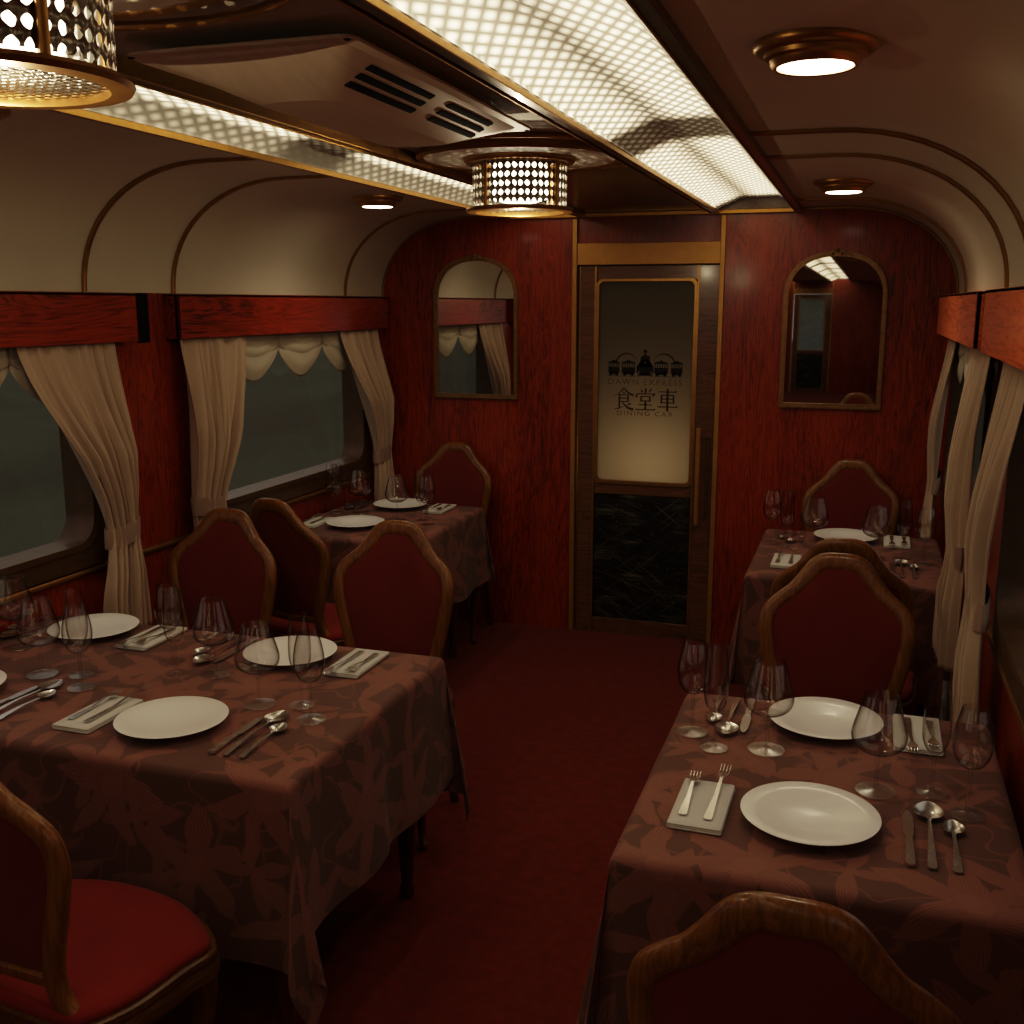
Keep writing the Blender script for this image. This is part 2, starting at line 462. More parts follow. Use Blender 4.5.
def section(zbot=0):
    pr = [(XR+.02, zbot)] + [(x, z) for x, z in reversed(CV)]
    return pr
XZ = lambda y: (lambda u, v, w: (u, y+w, v))
DX0, DX1, DZ = -.384, .388, 2.052
def end_wall(name, y, th):
    b = MB()
    right = [(DX1, 0), (XR+.02, 0)] + [(x, z) for x, z in reversed(CV)] + [(.735, 2.24), (DX1, 2.24)]
    b.prism(right, 0, th, XZ(y))
    left = [(DX0, 0), (-XR-.02, 0)] + [(-x, z) for x, z in reversed(CV)] + [(-.735, 2.24), (DX0, 2.24)]
    b.prism(left, 0, th, XZ(y))
    b.prism([(DX0, DZ), (DX1, DZ), (DX1, 2.24), (DX0, 2.24)], 0.012 if th > 0 else -.012, th, XZ(y))
    return structure(b.build(name, M['mahogany'], smooth=False))
end_wall('wall_far', D, .07); end_wall('wall_rear', YB, -.07)

# vestibule behind the far door
b = MB()
b.box(-.9, .9, D+1.7, D+1.75, 0, 2.3); b.box(-.9, -.85, D+.08, D+1.7, 0, 2.3); b.box(.85, .9, D+.08, D+1.7, 0, 2.3)
structure(b.build('wall_vestibule', m_plain('vestibule_paint', (.10,.07,.045), .6)))

# door assemblies
def door(name, y, sg, pane_mat, full):
    """sg=-1: room side looks toward -y"""
    r = struct_empty(name, (0, y, 0))
    Y = lambda d: sg*d       # d metres toward the room
    def bx(nm, mat, *boxes, parent=None, bevel=.002):
        b = MB()
        for x0, x1, d0, d1, z0, z1 in boxes: b.box(x0, x1, min(Y(d0),Y(d1)), max(Y(d0),Y(d1)), z0, z1)
        return b.build(nm, mat, parent or r, smooth=False, bevel=bevel)
    bx('door_jamb', M['goldpaint'], (DX0, DX0+.024, -.05, .012, 0, 2.175))
    bx('door_jamb', M['goldpaint'], (DX1-.024, DX1, -.05, .012, 0, 2.175))
    bx('header_band', M['goldpaint'], (DX0+.024, DX1-.024, -.05, .006, 1.945, 2.052))
    leaf = bx('door_leaf', M['doorwood'], (-.343,-.257,-.045,-.008,.0,1.94), (.257,.366,-.045,-.008,.0,1.94),
              (-.257,.257,-.045,-.012,1.872,1.94), (-.257,.257,-.045,-.012,.765,.822), (-.257,.257,-.045,-.012,0,.08))
    fn = lambda u, v, w: (u, Y(w), v)
    b = MB(); b.ring(rrect(-.257,.257,.822,1.876,.03), rrect(-.243,.243,.838,1.863,.028), -.03, -.002, fn)
    b.build('glazing_bead', M['copper'], leaf, smooth=True)
    b = MB()
    b.box(-.268,-.257, min(Y(-.03),Y(-.003)), max(Y(-.03),Y(-.003)), .0, 1.94)
    b.box(.257,.266, min(Y(-.03),Y(-.003)), max(Y(-.03),Y(-.003)), .0, 1.94)
    b.box(-.352,-.343, min(Y(-.045),Y(-.02)), max(Y(-.045),Y(-.02)), .0, 1.94)
    b.build('edge_strip', M['copper'], leaf, smooth=False)
    b = MB(); b.prism(rrect(-.25,.25,.83,1.87,.03), -.024, -.019, fn)
    pane = b.build('glass_pane', pane_mat, r, smooth=False)
    bx('lower_panel', M['blackpanel'], (-.257,.257,-.035,-.02,.08,.765))
    if full:
        b = MB()
        hx, hd = .294, .045
        b.sweep([(hx, Y(hd), .64), (hx, Y(hd), 1.137)], .026, .026, (1,0,0), 12, power=2)
        for z in (.70, 1.08): b.sweep([(hx, Y(-.01), z), (hx, Y(hd), z)], .016, .016, (1,0,0), 10, power=2)
        b.build('pull_handle', M['goldpaint'], leaf)
        b = MB()
        b.sweep([(.338, Y(.012), .68), (.338, Y(.012), 1.09)], .018, .016, (1,0,0), 10, power=3)
        b.sweep([(.338, Y(-.008), .70), (.338, Y(.012), .70)], .012, .012, (1,0,0), 8)
        b.sweep([(.338, Y(-.008), 1.07), (.338, Y(.012), 1.07)], .018, .018, (1,0,0), 8)
        b.build('latch_bar', M['bronze'], leaf)
    return r, pane, leaf
d1, pane1, leaf1 = door('door_1', D, -1, M['frost'], True)
door('door_2', YB, 1, m_plain('pale_blue_pane', (.30,.40,.48), .3), False)

# ---- lettering and emblem on the door pane
def lettering(name, text, x0, x1, z0, z1, mat, parent, weight=0):
    cu = bpy.data.curves.new(name, 'FONT'); cu.body = text; cu.align_x = 'CENTER'
    cu.space_character = 1.25
    cu.resolution_u = 3
    if weight: cu.offset = weight
    o = bpy.data.objects.new(name, cu); col.objects.link(o)
    dg = bpy.context.evaluated_depsgraph_get()
    me = bpy.data.meshes.new_from_object(o.evaluated_get(dg))
    bpy.data.objects.remove(o); 
    xs = [v.co.x for v in me.vertices]; ys = [v.co.y for v in me.vertices]
    sx = (x1-x0)/(max(xs)-min(xs)); sy = (z1-z0)/(max(ys)-min(ys))
    for v in me.vertices:
        v.co = Vector((x0+(v.co.x-min(xs))*sx, .017, z0+(v.co.y-min(ys))*sy))
        v.co.y = -(-.0175)
    me.materials.clear(); me.materials.append(mat)
    r = bpy.data.objects.new(name, me); col.objects.link(r); r.parent = parent
    return r
lettering('lettering', 'DAWN EXPRESS', -.190, .193, 1.341, 1.371, M['logotan'], pane1)
lettering('lettering', 'DINING CAR', -.142, .150, 1.182, 1.206, M['logotan'], pane1)
def kanji():
    """three characters drawn with thin level strokes and heavy upright ones, unit box each"""
    b = MB()
    def st(pts, x, w0, w1=None):
        w1 = w0 if w1 is None else w1
        P = [(p[0], p[1]) for p in pts]; n = len(P); L, R = [], []
        for i, p in enumerate(P):
            a = P[max(0,i-1)]; c = P[min(n-1,i+1)]
            tx, ty = c[0]-a[0], c[1]-a[1]; l = math.hypot(tx, ty); tx /= l; ty /= l
            w = (w0+(w1-w0)*i/(n-1))/2
            L.append((p[0]-ty*w, p[1]+tx*w)); R.append((p[0]+ty*w, p[1]-tx*w))
        vs = [(x+.104*p[0], .0178, 1.211+.113*p[1]) for p in L+R]
        b.add(vs, [(i, i+1, n+i+1, n+i) for i in range(n-1)])
    H, V = .045, .095
    def serif(x, cx, cy, s=.05): st([(cx-s, cy), (cx+s*.3, cy+s*1.1), (cx+s, cy)], x, .01, .05)
    x = -.160   # shoku
    st([(.50,1.0),(.36,.84),(.20,.72),(.0,.62)], x, .07, .02); st([(.50,1.0),(.64,.85),(.82,.73),(1.0,.67)], x, .05, .11)
    st([(.47,.83),(.53,.76)], x, .05, .09)
    st([(.28,.69),(.74,.69)], x, H); st([(.28,.70),(.28,.06)], x, V*.9); st([(.72,.70),(.72,.36)], x, V*.9)
    st([(.28,.53),(.72,.53)], x, H); st([(.28,.38),(.72,.38)], x, H)
    st([(.06,.03),(.28,.06),(.50,.16)], x, .05, .03); st([(.44,.36),(.56,.20),(.74,.08),(1.0,.02)], x, .05, .12); st([(.86,.30),(.66,.20)], x, .09, .03)
    x = -.046   # do
    st([(.50,1.0),(.50,.78)], x, V); st([(.26,.95),(.34,.82)], x, .04, .09); st([(.78,.97),(.66,.82)], x, .09, .03)
    st([(.08,.76),(.04,.58)], x, .05, .11); st([(.08,.75),(.96,.75)], x, H); st([(.96,.76),(.84,.60)], x, .10, .03)
    st([(.28,.64),(.28,.40)], x, V*.85); st([(.72,.64),(.72,.40)], x, V*.85); st([(.28,.63),(.72,.63)], x, H); st([(.28,.43),(.72,.43)], x, H)
    st([(.50,.42),(.50,.04)], x, V); st([(.16,.25),(.84,.25)], x, H); st([(.0,.03),(1.0,.03)], x, H*1.1); serif(x, .93, .04)
    x = .068    # sha
    st([(.50,1.0),(.50,-.03)], x, V*1.05); st([(.06,.86),(.94,.86)], x, H); serif(x, .90, .87)
    st([(.20,.72),(.20,.34)], x, V*.85); st([(.80,.72),(.80,.34)], x, V*.85)
    st([(.20,.71),(.80,.71)], x, H); st([(.20,.54),(.80,.54)], x, H); st([(.20,.37),(.80,.37)], x, H)
    st([(.0,.18),(1.0,.18)], x, H); serif(x, .94, .19)
    return b.build('lettering', M['logobrown'], pane1, smooth=False)
kanji()
def emblem():
    b = MB(); fn = lambda u, v, w: (u, .0175+w, v)
    P = lambda pts: b.prism(pts, 0, .0006, fn)
    circ = lambda cx, cz, r, n=20: [(cx+r*cos(2*PI*k/n), cz+r*sin(2*PI*k/n)) for k in range(n)]
    z0 = 1.384
    # engine seen from the front
    P(circ(0, z0+.128, .0095)); P([(-.006,z0+.115),(.006,z0+.115),(.008,z0+.105),(-.008,z0+.105)])
    P([(-.022,z0+.104),(.022,z0+.104),(.026,z0+.070),(-.026,z0+.070)])
    P([(-.026,z0+.072),(.026,z0+.072),(.040,z0+.050),(-.040,z0+.050)])
    P(circ(0, z0+.048, .038)); P([(-.044,z0+.052),(-.034,z0+.058),(-.034,z0+.012),(-.044,z0+.02)]); P([(.044,z0+.052),(.034,z0+.058),(.034,z0+.012),(.044,z0+.02)])
    P([(-.032,z0+.02),(.032,z0+.02),(.026,z0+.004),(-.026,z0+.004)])
    P([(-.034,z0+.012),(-.026,z0+.012),(-.032,z0),(-.038,z0)]); P([(.034,z0+.012),(.026,z0+.012),(.032,z0),(.038,z0)])
    b2 = MB(); b2.prism(circ(0, z0+.072, .005), -.001, .0, fn)
    # tram cars
    for cx, w in ((-.163,.058),(-.086,.070),(.083,.070),(.163,.058)):
        P([(cx-w/2-.004,z0+.066),(cx+w/2+.004,z0+.066),(cx+w/2-.006,z0+.074),(cx+.010,z0+.078),(cx-.010,z0+.078),(cx-w/2+.006,z0+.074)])
        P([(cx-.008,z0+.077),(cx+.008,z0+.077),(cx+.006,z0+.083),(cx-.006,z0+.083)])
        for k in range(6):
            px = cx-w/2+.002+k*(w-.008)/5
            P([(px,z0+.044),(px+.004,z0+.044),(px+.004,z0+.067),(px,z0+.067)])
        P([(cx-w/2,z0+.018),(cx+w/2,z0+.018),(cx+w/2,z0+.046),(cx-w/2,z0+.046)])
        P([(cx-w/2+.008,z0+.010),(cx+w/2-.008,z0+.010),(cx+w/2-.004,z0+.019),(cx-w/2+.004,z0+.019)])
        for k in (-1, 1): P(circ(cx+k*w*.28, z0+.011, .0085, 14))
    P([(-.195,z0),(-.05,z0),(-.05,z0+.002),(-.195,z0+.002)]); P([(.05,z0),(.195,z0),(.195,z0+.002),(.05,z0+.002)])
    b.build('train_emblem', M['logo'], pane1, smooth=False)
    b2.build('headlamp_mark', M['logotan'], pane1, smooth=False)
    # crescent arches behind the cars
    b = MB()
    for sg in (-1, 1):
        out, inn = [], []
        for k in range(17):
            a = PI*(.02+.88*k/16); cx = sg*.098
            out.append((cx+sg*.058*cos(a), z0+.062+.058*sin(a)))
            wd = .012*sin(a*.9+.3)*(1-k/18)+.0008
            inn.append((cx+sg*(.058-wd)*cos(a), z0+.062+(.058-wd)*sin(a)))
        b.prism(out+inn[::-1], 0, .0004, fn)
    b.build('crescent_mark', M['logobrown'], pane1, smooth=False)
emblem()

# ---- windows
def window(name, x, sg, y0, y1):
    r = struct_empty(name, (x, (y0+y1)/2, WZ0))
    h = (y1-y0)/2; H = WZ1-WZ0
    fn = lambda u, v, w: (-sg*w, u, v)
    b = MB()
    b.ring(rrect(-h-.075, h+.075, -.075, H+.05, .03), rrect(-h+.012, h-.012, .012, H-.012, .09), -.095, .016, fn)
    b.ring(rrect(-h-.01, h+.01, -.01, H+.0, .09), rrect(-h+.012, h-.012, .012, H-.012, .09), .016, .024, fn)
    b.build('window_frame', M['bronze'], r, angle=30)
    b = MB(); b.prism(rrect(-h, h, 0, H, .02), -.055, -.05, fn)
    b.build('window_pane', M['pane'], r, smooth=False)
    return r
k = 1
for x, sg in ((XL, -1), (XR, 1)):
    for y0, y1 in WIN:
        window('window_%d' % k, x, sg, y0, y1); k += 1

# ---- trims
tn = [0]
def trim(b, mat, **kw):
    tn[0] += 1
    return structure(b.build('trim_%d' % tn[0], mat, **kw))
for sg in (-1, 1):
    b = MB(); x = sg*XR
    b.sweep([(x-sg*.008, YB, .838), (x-sg*.008, D, .838)], .022, .022, (0,0,1), 10, power=2.5)
    trim(b, M['copper'])
    for y in (3.01, 3.50, 4.92, .92, 1.41, -1.2):
        b = MB(); pts = [(sg*(px-.004), y, pz-.004) for px, pz in CV]
        b.sweep(pts, .018, .014, [Vector((-sg*max(.0,(px-.94)/.52), 0, -max(.05,(pz-ZS)/.41))) for px, pz in CV], 8, power=3)
        trim(b, M['copper'])
    b = MB(); pts = [(sg*(px-.006), D-.006, pz-.006) for px, pz in CV]
    b.sweep(pts, .014, .012, [Vector((-sg*max(.0,(px-.94)/.52), 0, -max(.05,(pz-ZS)/.41))) for px, pz in CV], 8, power=3)
    trim(b, M['copper'])
    # black strip painting in the shadow on the wall at the pelmet gap
    b = MB(); b.box(min(x,x-sg*.003), max(x,x-sg*.003), 3.275, 3.345, 1.61, 1.79); trim(b, M['black'], smooth=False)
b = MB(); b.box(-.74, .74, D-.03, D, 2.178, 2.20); trim(b, M['gold'], smooth=False, bevel=.003)
for sg, nm in ((-1,'baseboard_left'),(1,'baseboard_right')):
    b = MB(); x = sg*XR; b.box(min(x,x-sg*.015), max(x,x-sg*.015), YB, D, 0, .09); structure(b.build(nm, M['darkwood'], smooth=False))

# ------------------------------------------------------------------ ceiling fixtures
def strip_light(sg, label):
    r = thing('strip_light', label, 'ceiling light', (0,0,0), 0, 'long diffuser strips on the ceiling')
    y0, y1 = YB+.02, D-.035
    X = lambda v: sg*v
    prof = [(.352,2.198),(.352,2.205),(.455,2.246),(.47,2.25),(.630,2.252),(.645,2.248),(.705,2.205),(.705,2.198)]
    b = MB(); n = len(prof)
    ns = 2
    vs = [(X(px), y0+(y1-y0)*i/ns, pz) for i in range(ns+1) for px, pz in prof]
    b.add(vs, [(i*n+k, i*n+k+1, (i+1)*n+k+1, (i+1)*n+k) for i in range(ns) for k in range(n-1)])
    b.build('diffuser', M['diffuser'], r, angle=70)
    b = MB(); b.box(min(X(.318),X(.348)), max(X(.318),X(.348)), y0, y1, 2.184, 2.225)
    rail = b.build('inner_rail', M['darkwood'], r, smooth=False, bevel=.004)
    for a, zz in ((.351, 2.194), (.313, 2.222)):
        b = MB(); b.box(min(X(a-.003),X(a+.002)), max(X(a-.003),X(a+.002)), y0, y1, 2.180, zz)
        b.build('brass_edge', M['gold'], rail, smooth=False, bevel=.0015)
    b = MB(); b.box(min(X(.712),X(.742)), max(X(.712),X(.742)), y0, y1, 2.184, 2.22)
    rail = b.build('outer_rail', M['darkwood'], r, smooth=False, bevel=.004)
    b = MB(); b.box(min(X(.708),X(.713)), max(X(.708),X(.713)), y0, y1, 2.180, 2.206)
    b.build('brass_edge', M['gold'], rail, smooth=False, bevel=.0015)
    b = MB(); b.prism([(X(px), pz) for px, pz in prof], y1-.006, y1+.01, lambda u, v, w: (u, w, v))
    b.build('end_cap', M['darkwood'], r, smooth=False)
    return r
strip_light(-1, 'long ribbed strip light on the ceiling along the left-hand window side')
strip_light(1, 'long ribbed strip light on the ceiling along the right-hand window side')

def downlight():
    r = thing('downlight', '', 'ceiling light', (0,0,ZC), 0, 'round recessed downlights')
    b = MB()
    b.lathe([(.108,.004),(.110,-.004),(.108,-.012),(.100,-.018),(.090,-.019),(.088,-.026),(.080,-.030),(.077,-.038),(.072,-.043),(.066,-.042),(.064,-.03)], 40)
    b.build('brass_ring', M['copper'], r)
    b = MB(); b.lathe([(.0005,-.044),(.04,-.0435),(.062,-.042),(.066,-.036)], 40, cap0=True)
    b.build('glowing_disc', M['disc'], r)
    return r
dl = downlight()
DLS = [(.955, 2.04, 'big round brass-ringed downlight over the right-hand near table'),
       (.955, 4.27, 'small-looking round downlight near the far wall over the right-hand far table'),
       (-.955, 4.27, 'round downlight over the left far table below the curved ceiling'),
       (-.955, 2.04, 'round downlight just peeking out under the left pierced lantern')]
for i, (x, y, lb) in enumerate(DLS):
    o = dl if i == 0 else dup(dl, (x, y, ZC), 0, lb)
    o.location = (x, y, ZC); o['label'] = lb

def lantern():
    r = thing('ceiling_lantern', '', 'ceiling lamp', (0,0,2.215), 0, 'pierced drum lanterns on the ceiling')
    b = MB(); b.lathe([(.326,.0),(.326,-.018),(.316,-.025),(.306,-.020),(.303,-.010)], 64); b.build('medallion_ring', M['copper'], r)
    b = MB(); b.lathe([(.304,-.010),(.303,-.018),(.19,-.020),(.01,-.020)], 64); b.build('white_medallion', M['lampwhite'], r)
    for sg in (-1, 1):
        b = MB(); am = math.acos(.300/.42); q = [(.42*cos(am+(PI-2*am)*k/30), sg*.42*sin(am+(PI-2*am)*k/30), -.008) for k in range(31)]
        b.sweep(q, .016, .016, (0,0,1), 10, power=2.5); b.build('outer_arc', M['copper'], r)
    b = MB(); b.lathe([(.175,-.010),(.175,-.026),(.168,-.034),(.155,-.036),(.140,-.036)], 48); b.build('top_rim', M['copper'], r)
    b = MB(); b.lathe([(.149,-.034),(.149,-.160)], 64); b.build('pierced_shade', M['perf'], r)
    b = MB(); b.lathe([(.140,-.166),(.168,-.168),(.172,-.174),(.168,-.181),(.140,-.182),(.138,-.174),(.140,-.166)], 48); b.build('bottom_rim', M['copper'], r)
    b = MB(); b.lathe([(.0005,-.172),(.07,-.172),(.140,-.172)], 48, cap0=True); b.build('pierced_base', M['perf_base'], r)
    b = MB(); b.lathe([(.0005,-.150),(.05,-.150),(.085,-.14),(.09,-.12),(.09,-.045),(.08,-.036)], 32, cap0=True); b.build('glowing_globe', M['bulb'], r)
    for k in range(4):
        a = PI/4+k*PI/2+.35
        b = MB(); p = (.152*cos(a), .152*sin(a))
        b.sweep([(p[0],p[1],-.034),(p[0],p[1],-.168)], .014, .010, (cos(a),sin(a),0), 8, power=4)
        b.build('brass_post', M['copper'], r)
    return r
ln = lantern(); ln.location = (-.01, 1.15, 2.205); ln['label'] = 'large pierced metal drum lantern nearest the camera, cut off by the left edge'
dup(ln, (0, 3.30, 2.215), 0, 'small pierced metal drum lantern on a white disc in the middle of the ceiling')

# air conditioner
r = thing('air_conditioner', 'beige ceiling air conditioner cassette with dark slots between the two lanterns', 'air conditioner', (0,0,2.215))
b = MB()
b.prism(rrect(-.225,.232,1.68,2.70,.03), -.025, -.032, lambda u, v, w: (u, v, w)); b.box(-.10, .11, 1.80, 2.58, -.028, 0)
b.build('cover_plate', M['beige'], r, bevel=.002)
b = MB()
loops = [(-.200,.207,1.705,2.675,.05,-.030),(-.190,.197,1.716,2.664,.05,-.037),(-.095,.100,1.865,2.525,.05,-.080),(-.080,.085,1.885,2.505,.05,-.086)]
L = [[(p[0],p[1],l[5]) for p in rrect(*l[:5])] for l in loops]; n = len(L[0])
b.add([p for l in L for p in l], [(i*n+k, i*n+(k+1)%n, (i+1)*n+(k+1)%n, (i+1)*n+k) for i in range(len(L)-1) for k in range(n)]+[tuple((len(L)-1)*n+k for k in range(n))])
b.build('bulged_grille', M['beige'], r, angle=12)
nx, nz = .405, -.914          # outward normal of the right slope
for y0, y1 in ((1.84, 2.14), (2.23, 2.50)):
    for t_ in (.34, .60, .86):
        px = .100+(.197-.100)*t_; pz = -.080+(.043)*t_
        b = MB(); b.sweep([(px+nx*.001, y0+.03*(1-t_), pz+nz*.001), (px+nx*.001, y1+.03*(1-t_), pz+nz*.001)], .016, .004, (nx,0,nz), 8, power=4)
        b.build('vent_slot', M['black'], r)
for x, y in ((-.212,1.695),(.218,1.695),(.218,2.687),(-.212,2.687)):
    b = MB(); b.lathe([(.0005,-.0335),(.006,-.0335),(.007,-.031)], 12, (x,y,0), cap0=True); b.build('screw', M['black'], r)
# dark panel between the second lantern and the end wall
b = MB(); b.prism(rrect(-.30,.30,3.66,5.30,.01), 0, -.012, lambda u, v, w: (u, v, 2.214+w))
o = b.build('ceiling_hatch', M['darkwood'], smooth=False); tag(o, 'dark polished wooden hatch panel in the ceiling before the end wall', 'ceiling panel')
b = MB(); b.ring(rrect(-.31,.31,3.65,5.31,.01), rrect(-.30,.30,3.66,5.30,.01), 0, -.014, lambda u, v, w: (u, v, w+2.214)); b.build('hatch_edging', M['copper'], o, smooth=False)

# ------------------------------------------------------------------ mirrors on the end wall
def arch(x0, x1, z0, zs, zt, n=20):
    cx, rx = (x0+x1)/2, (x1-x0)/2
    pts = [(x1, z0)]
    for k in range(n+1):
        a = PI*k/n; e = 2/2.3
        pts.append((cx+math.copysign(rx*abs(cos(a))**e, cos(a)), zs+(zt-zs)*abs(sin(a))**e))
    return pts+[(x0, z0)]
def wall_mirror(xc, label, y=D, sg=-1):
    r = thing('arched_mirror', label, 'mirror', (xc, y, 1.25), 0, 'arched mirrors on the end wall')
    w = .238; fn = lambda u, v, d: (u, sg*d, v)
    b = MB()
    b.ring(arch(-w,w,0,.53,.745), arch(-w+.022,w-.022,.024,.53,.722), 0, .018, fn)
    b.ring(arch(-w+.003,w-.003,.003,.53,.742), arch(-w+.012,w-.012,.013,.53,.732), .018, .024, fn)
    b.build('mirror_frame', M['frame'], r, angle=30)
    b = MB(); b.prism(arch(-w+.018,w-.018,.02,.53,.726), .002, .008, fn); b.build('mirror_glass', M['mirror'], r, smooth=False)
    b = MB()
    for sx in (-1, 1):
        pts = []
        for k in range(15):
            t_ = k/14; a = 4.5*t_
            pts.append((sx*(.012+.055*t_+.006*sin(a*2)), sg*.022, .742-.010*t_*t_*2+.006*sin(a*2.3)))
        b.sweep(pts, [.014-.008*k/14 for k in range(15)], .012, (0,1,0), 8, power=2)
        b.lathe([(.0005,-.009),(.007,-.007),(.010,0),(.007,.007),(.0005,.009)], 10, (sx*.022, sg*.022, .736))
    b.lathe([(.0005,-.012),(.009,-.009),(.013,0),(.009,.009),(.0005,.012)], 12, (0, sg*.022, .748))
    b.build('carved_crest', M['frame'], r)
    return r
wall_mirror(-.914, 'arched brass-framed mirror on the red wood wall left of the door')
wall_mirror(.914, 'arched brass-framed mirror on the red wood wall right of the door')

# ------------------------------------------------------------------ pelmets, curtains, swags
def pelmet(xw, sg, y0, y1, dep, mat, label):
    b = MB(); xf = xw-sg*dep
    b.box(min(xf,xf+sg*.015), max(xf,xf+sg*.015), y0, y1, 1.62, 1.787)
    b.box(min(xw,xf), max(xw,xf), y0, y0+.012, 1.62, 1.787); b.box(min(xw,xf), max(xw,xf), y1-.012, y1, 1.62, 1.787)
    b.box(min(xw,xf), max(xw,xf), y0, y1, 1.777, 1.787)
    o = b.build('window_pelmet', mat, smooth=False, bevel=.002)
    return tag(o, label, 'pelmet', 'wooden pelmets over the windows')
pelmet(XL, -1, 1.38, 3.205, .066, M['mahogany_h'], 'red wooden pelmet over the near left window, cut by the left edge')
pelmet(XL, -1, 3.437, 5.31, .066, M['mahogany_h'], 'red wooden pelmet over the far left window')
pelmet(XR, 1, 1.38, 3.185, .092, M['mahogany_lit'], 'wooden pelmet with painted-in sheen over the near right window, cut by the right edge')
pelmet(XR, 1, 3.415, 5.20, .092, M['mahogany_lit'], 'wooden pelmet with painted-in sheen over the far right window, beside the arched mirror')

def curtain(xw, sg, ya, dr, wt, wk, wb, label, zt=1.665, ztie=.965, zb=.60, off=.022, deep=1.3):
    """ya = edge on the pillar side, dr = +1/-1 toward the window, widths top / tie / bottom"""
    r = thing('curtain', label, 'curtain', (0,0,0), 0, 'cream curtains tied back beside the windows')
    npl = 5; ph = random.random()*6
    def width(z):
        if z > ztie:
            t_ = (z-ztie)/(zt-ztie); return wk+(wt-wk)*(.12*t_+.88*sstep(t_)**.85 if t_ < 1 else 1)
        t_ = (ztie-z)/(ztie-zb); return wk+(wb-wk)*sstep(min(1,t_*1.4))
    def fn(u, v):
        z = zt+(zb-zt)*v; w = width(z)
        sq = w/wt
        q = u+.05*sin(2*PI*1.7*u+ph*2)
        fold = .62*sin(2*PI*npl*q+ph+.7*sin(2.4*v+u*4))+.38*sin(2*PI*npl*2.3*q+ph*3+1.1*sin(4*v))
        amp = (.006+.028*min(1,v*2.6)*(1-abs(sq-.6)))*deep*(0.75+.25*min(1, abs(z-ztie)/.15))
        s = u+.018*sin(2*PI*npl*u*1+ph+1.2)*(1-u)*u*4
        y = ya+dr*(s*w)+dr*.012*sin((z-ztie)*3)*(1 if z > ztie else 0)
        x = off*sstep(v*3)+.0285+amp*(1+fold)*.9+.02*(1-sq)*sin(PI*u)
        return (xw-sg*x, y, z)
    b = MB(); b.grid(fn, 84, 60)
    o = b.build('drape', M['curtain'], r, angle=180)
    so = o.modifiers.new('thick', 'SOLIDIFY'); so.thickness = .003
    # tie band
    b = MB(); pts = []
    for k in range(28):
        a = 2*PI*k/28
        pts.append((xw-sg*(off+.0265+.020*deep+(.010+.020*deep)*sin(a)), ya+dr*(wk/2)+(wk/2+.006)*cos(a), ztie-.005+.012*cos(a)*dr*-1))
    b.sweep(pts, .075, .004, [Vector((-sg*sin(2*PI*k/28), cos(2*PI*k/28), 0)) for k in range(28)], 8, closed=True, power=4)
    b.build('tie_band', M['tieband'], r)
    return r
curtain(XL, -1, 3.105, -1, .46, .155, .205, 'cream curtain tied back on the near left window beside the wooden pillar')
curtain(XL, -1, 3.455, 1, .47, .19, .20, 'cream curtain tied back on the far left window beside the wooden pillar')
curtain(XL, -1, 5.235, -1, .46, .15, .17, 'cream curtain tied back on the far left window beside the end wall')
curtain(XR, 1, 3.105, -1, .48, .22, .25, 'cream curtain at the right edge, tied back on the near right window', off=.020, deep=.85)
curtain(XR, 1, 3.47, 1, .52, .26, .34, 'broad cream curtain right of the far right table, tied back on the pillar', off=.026, deep=.9)
curtain(XR, 1, 5.165, -1, .40, .16, .18, 'narrow-looking cream curtain in the far right corner by the end wall', off=.018, deep=.8)

def swags(xw, sg, edges, label):
    r = thing('swag_valance', label, 'valance', (0,0,0), 0, 'scalloped swag valances under the pelmets')
    for e0, e1 in zip(edges, edges[1:]):
        def fn(u, v, top=1.69, dmin=.14, dmax=.275, shift=0, pw=.75):
            s = sin(PI*u)
            drop = dmin+(dmax-dmin)*s**pw
            z = top-drop*v
            bul = .003+.014*s*sin(PI*min(1, v*1.02))**.8 + .004*s*cos(PI*5*v)
            return (xw-sg*(.004+bul+shift), e0+(e1-e0)*u+ .012*sin(PI*2*u)*v, z)
        b = MB(); b.grid(fn, 22, 22)
        b.grid(lambda u, v: fn(u, v, 1.69, .125, .185, .005, .9), 22, 14)
        o = b.build('swag', M['swag'], r, angle=180)
        so = o.modifiers.new('thick', 'SOLIDIFY'); so.thickness = .002
    return r
swags(XL, -1, [1.60,1.82,2.23,2.64,3.04], 'pale scalloped valance above the near left window, half hidden by its curtain')
swags(XL, -1, [3.53,3.83,4.24,4.65,5.06,5.17], 'pale scalloped valance hanging across the top of the far left window')
swags(XR, 1, [1.60,1.82,2.23,2.64,3.04], 'pale scalloped valance of the near right window behind the right-edge curtain')
swags(XR, 1, [3.53,3.83,4.24,4.65,5.06], 'pale scalloped valance of the far right window between its two curtains')

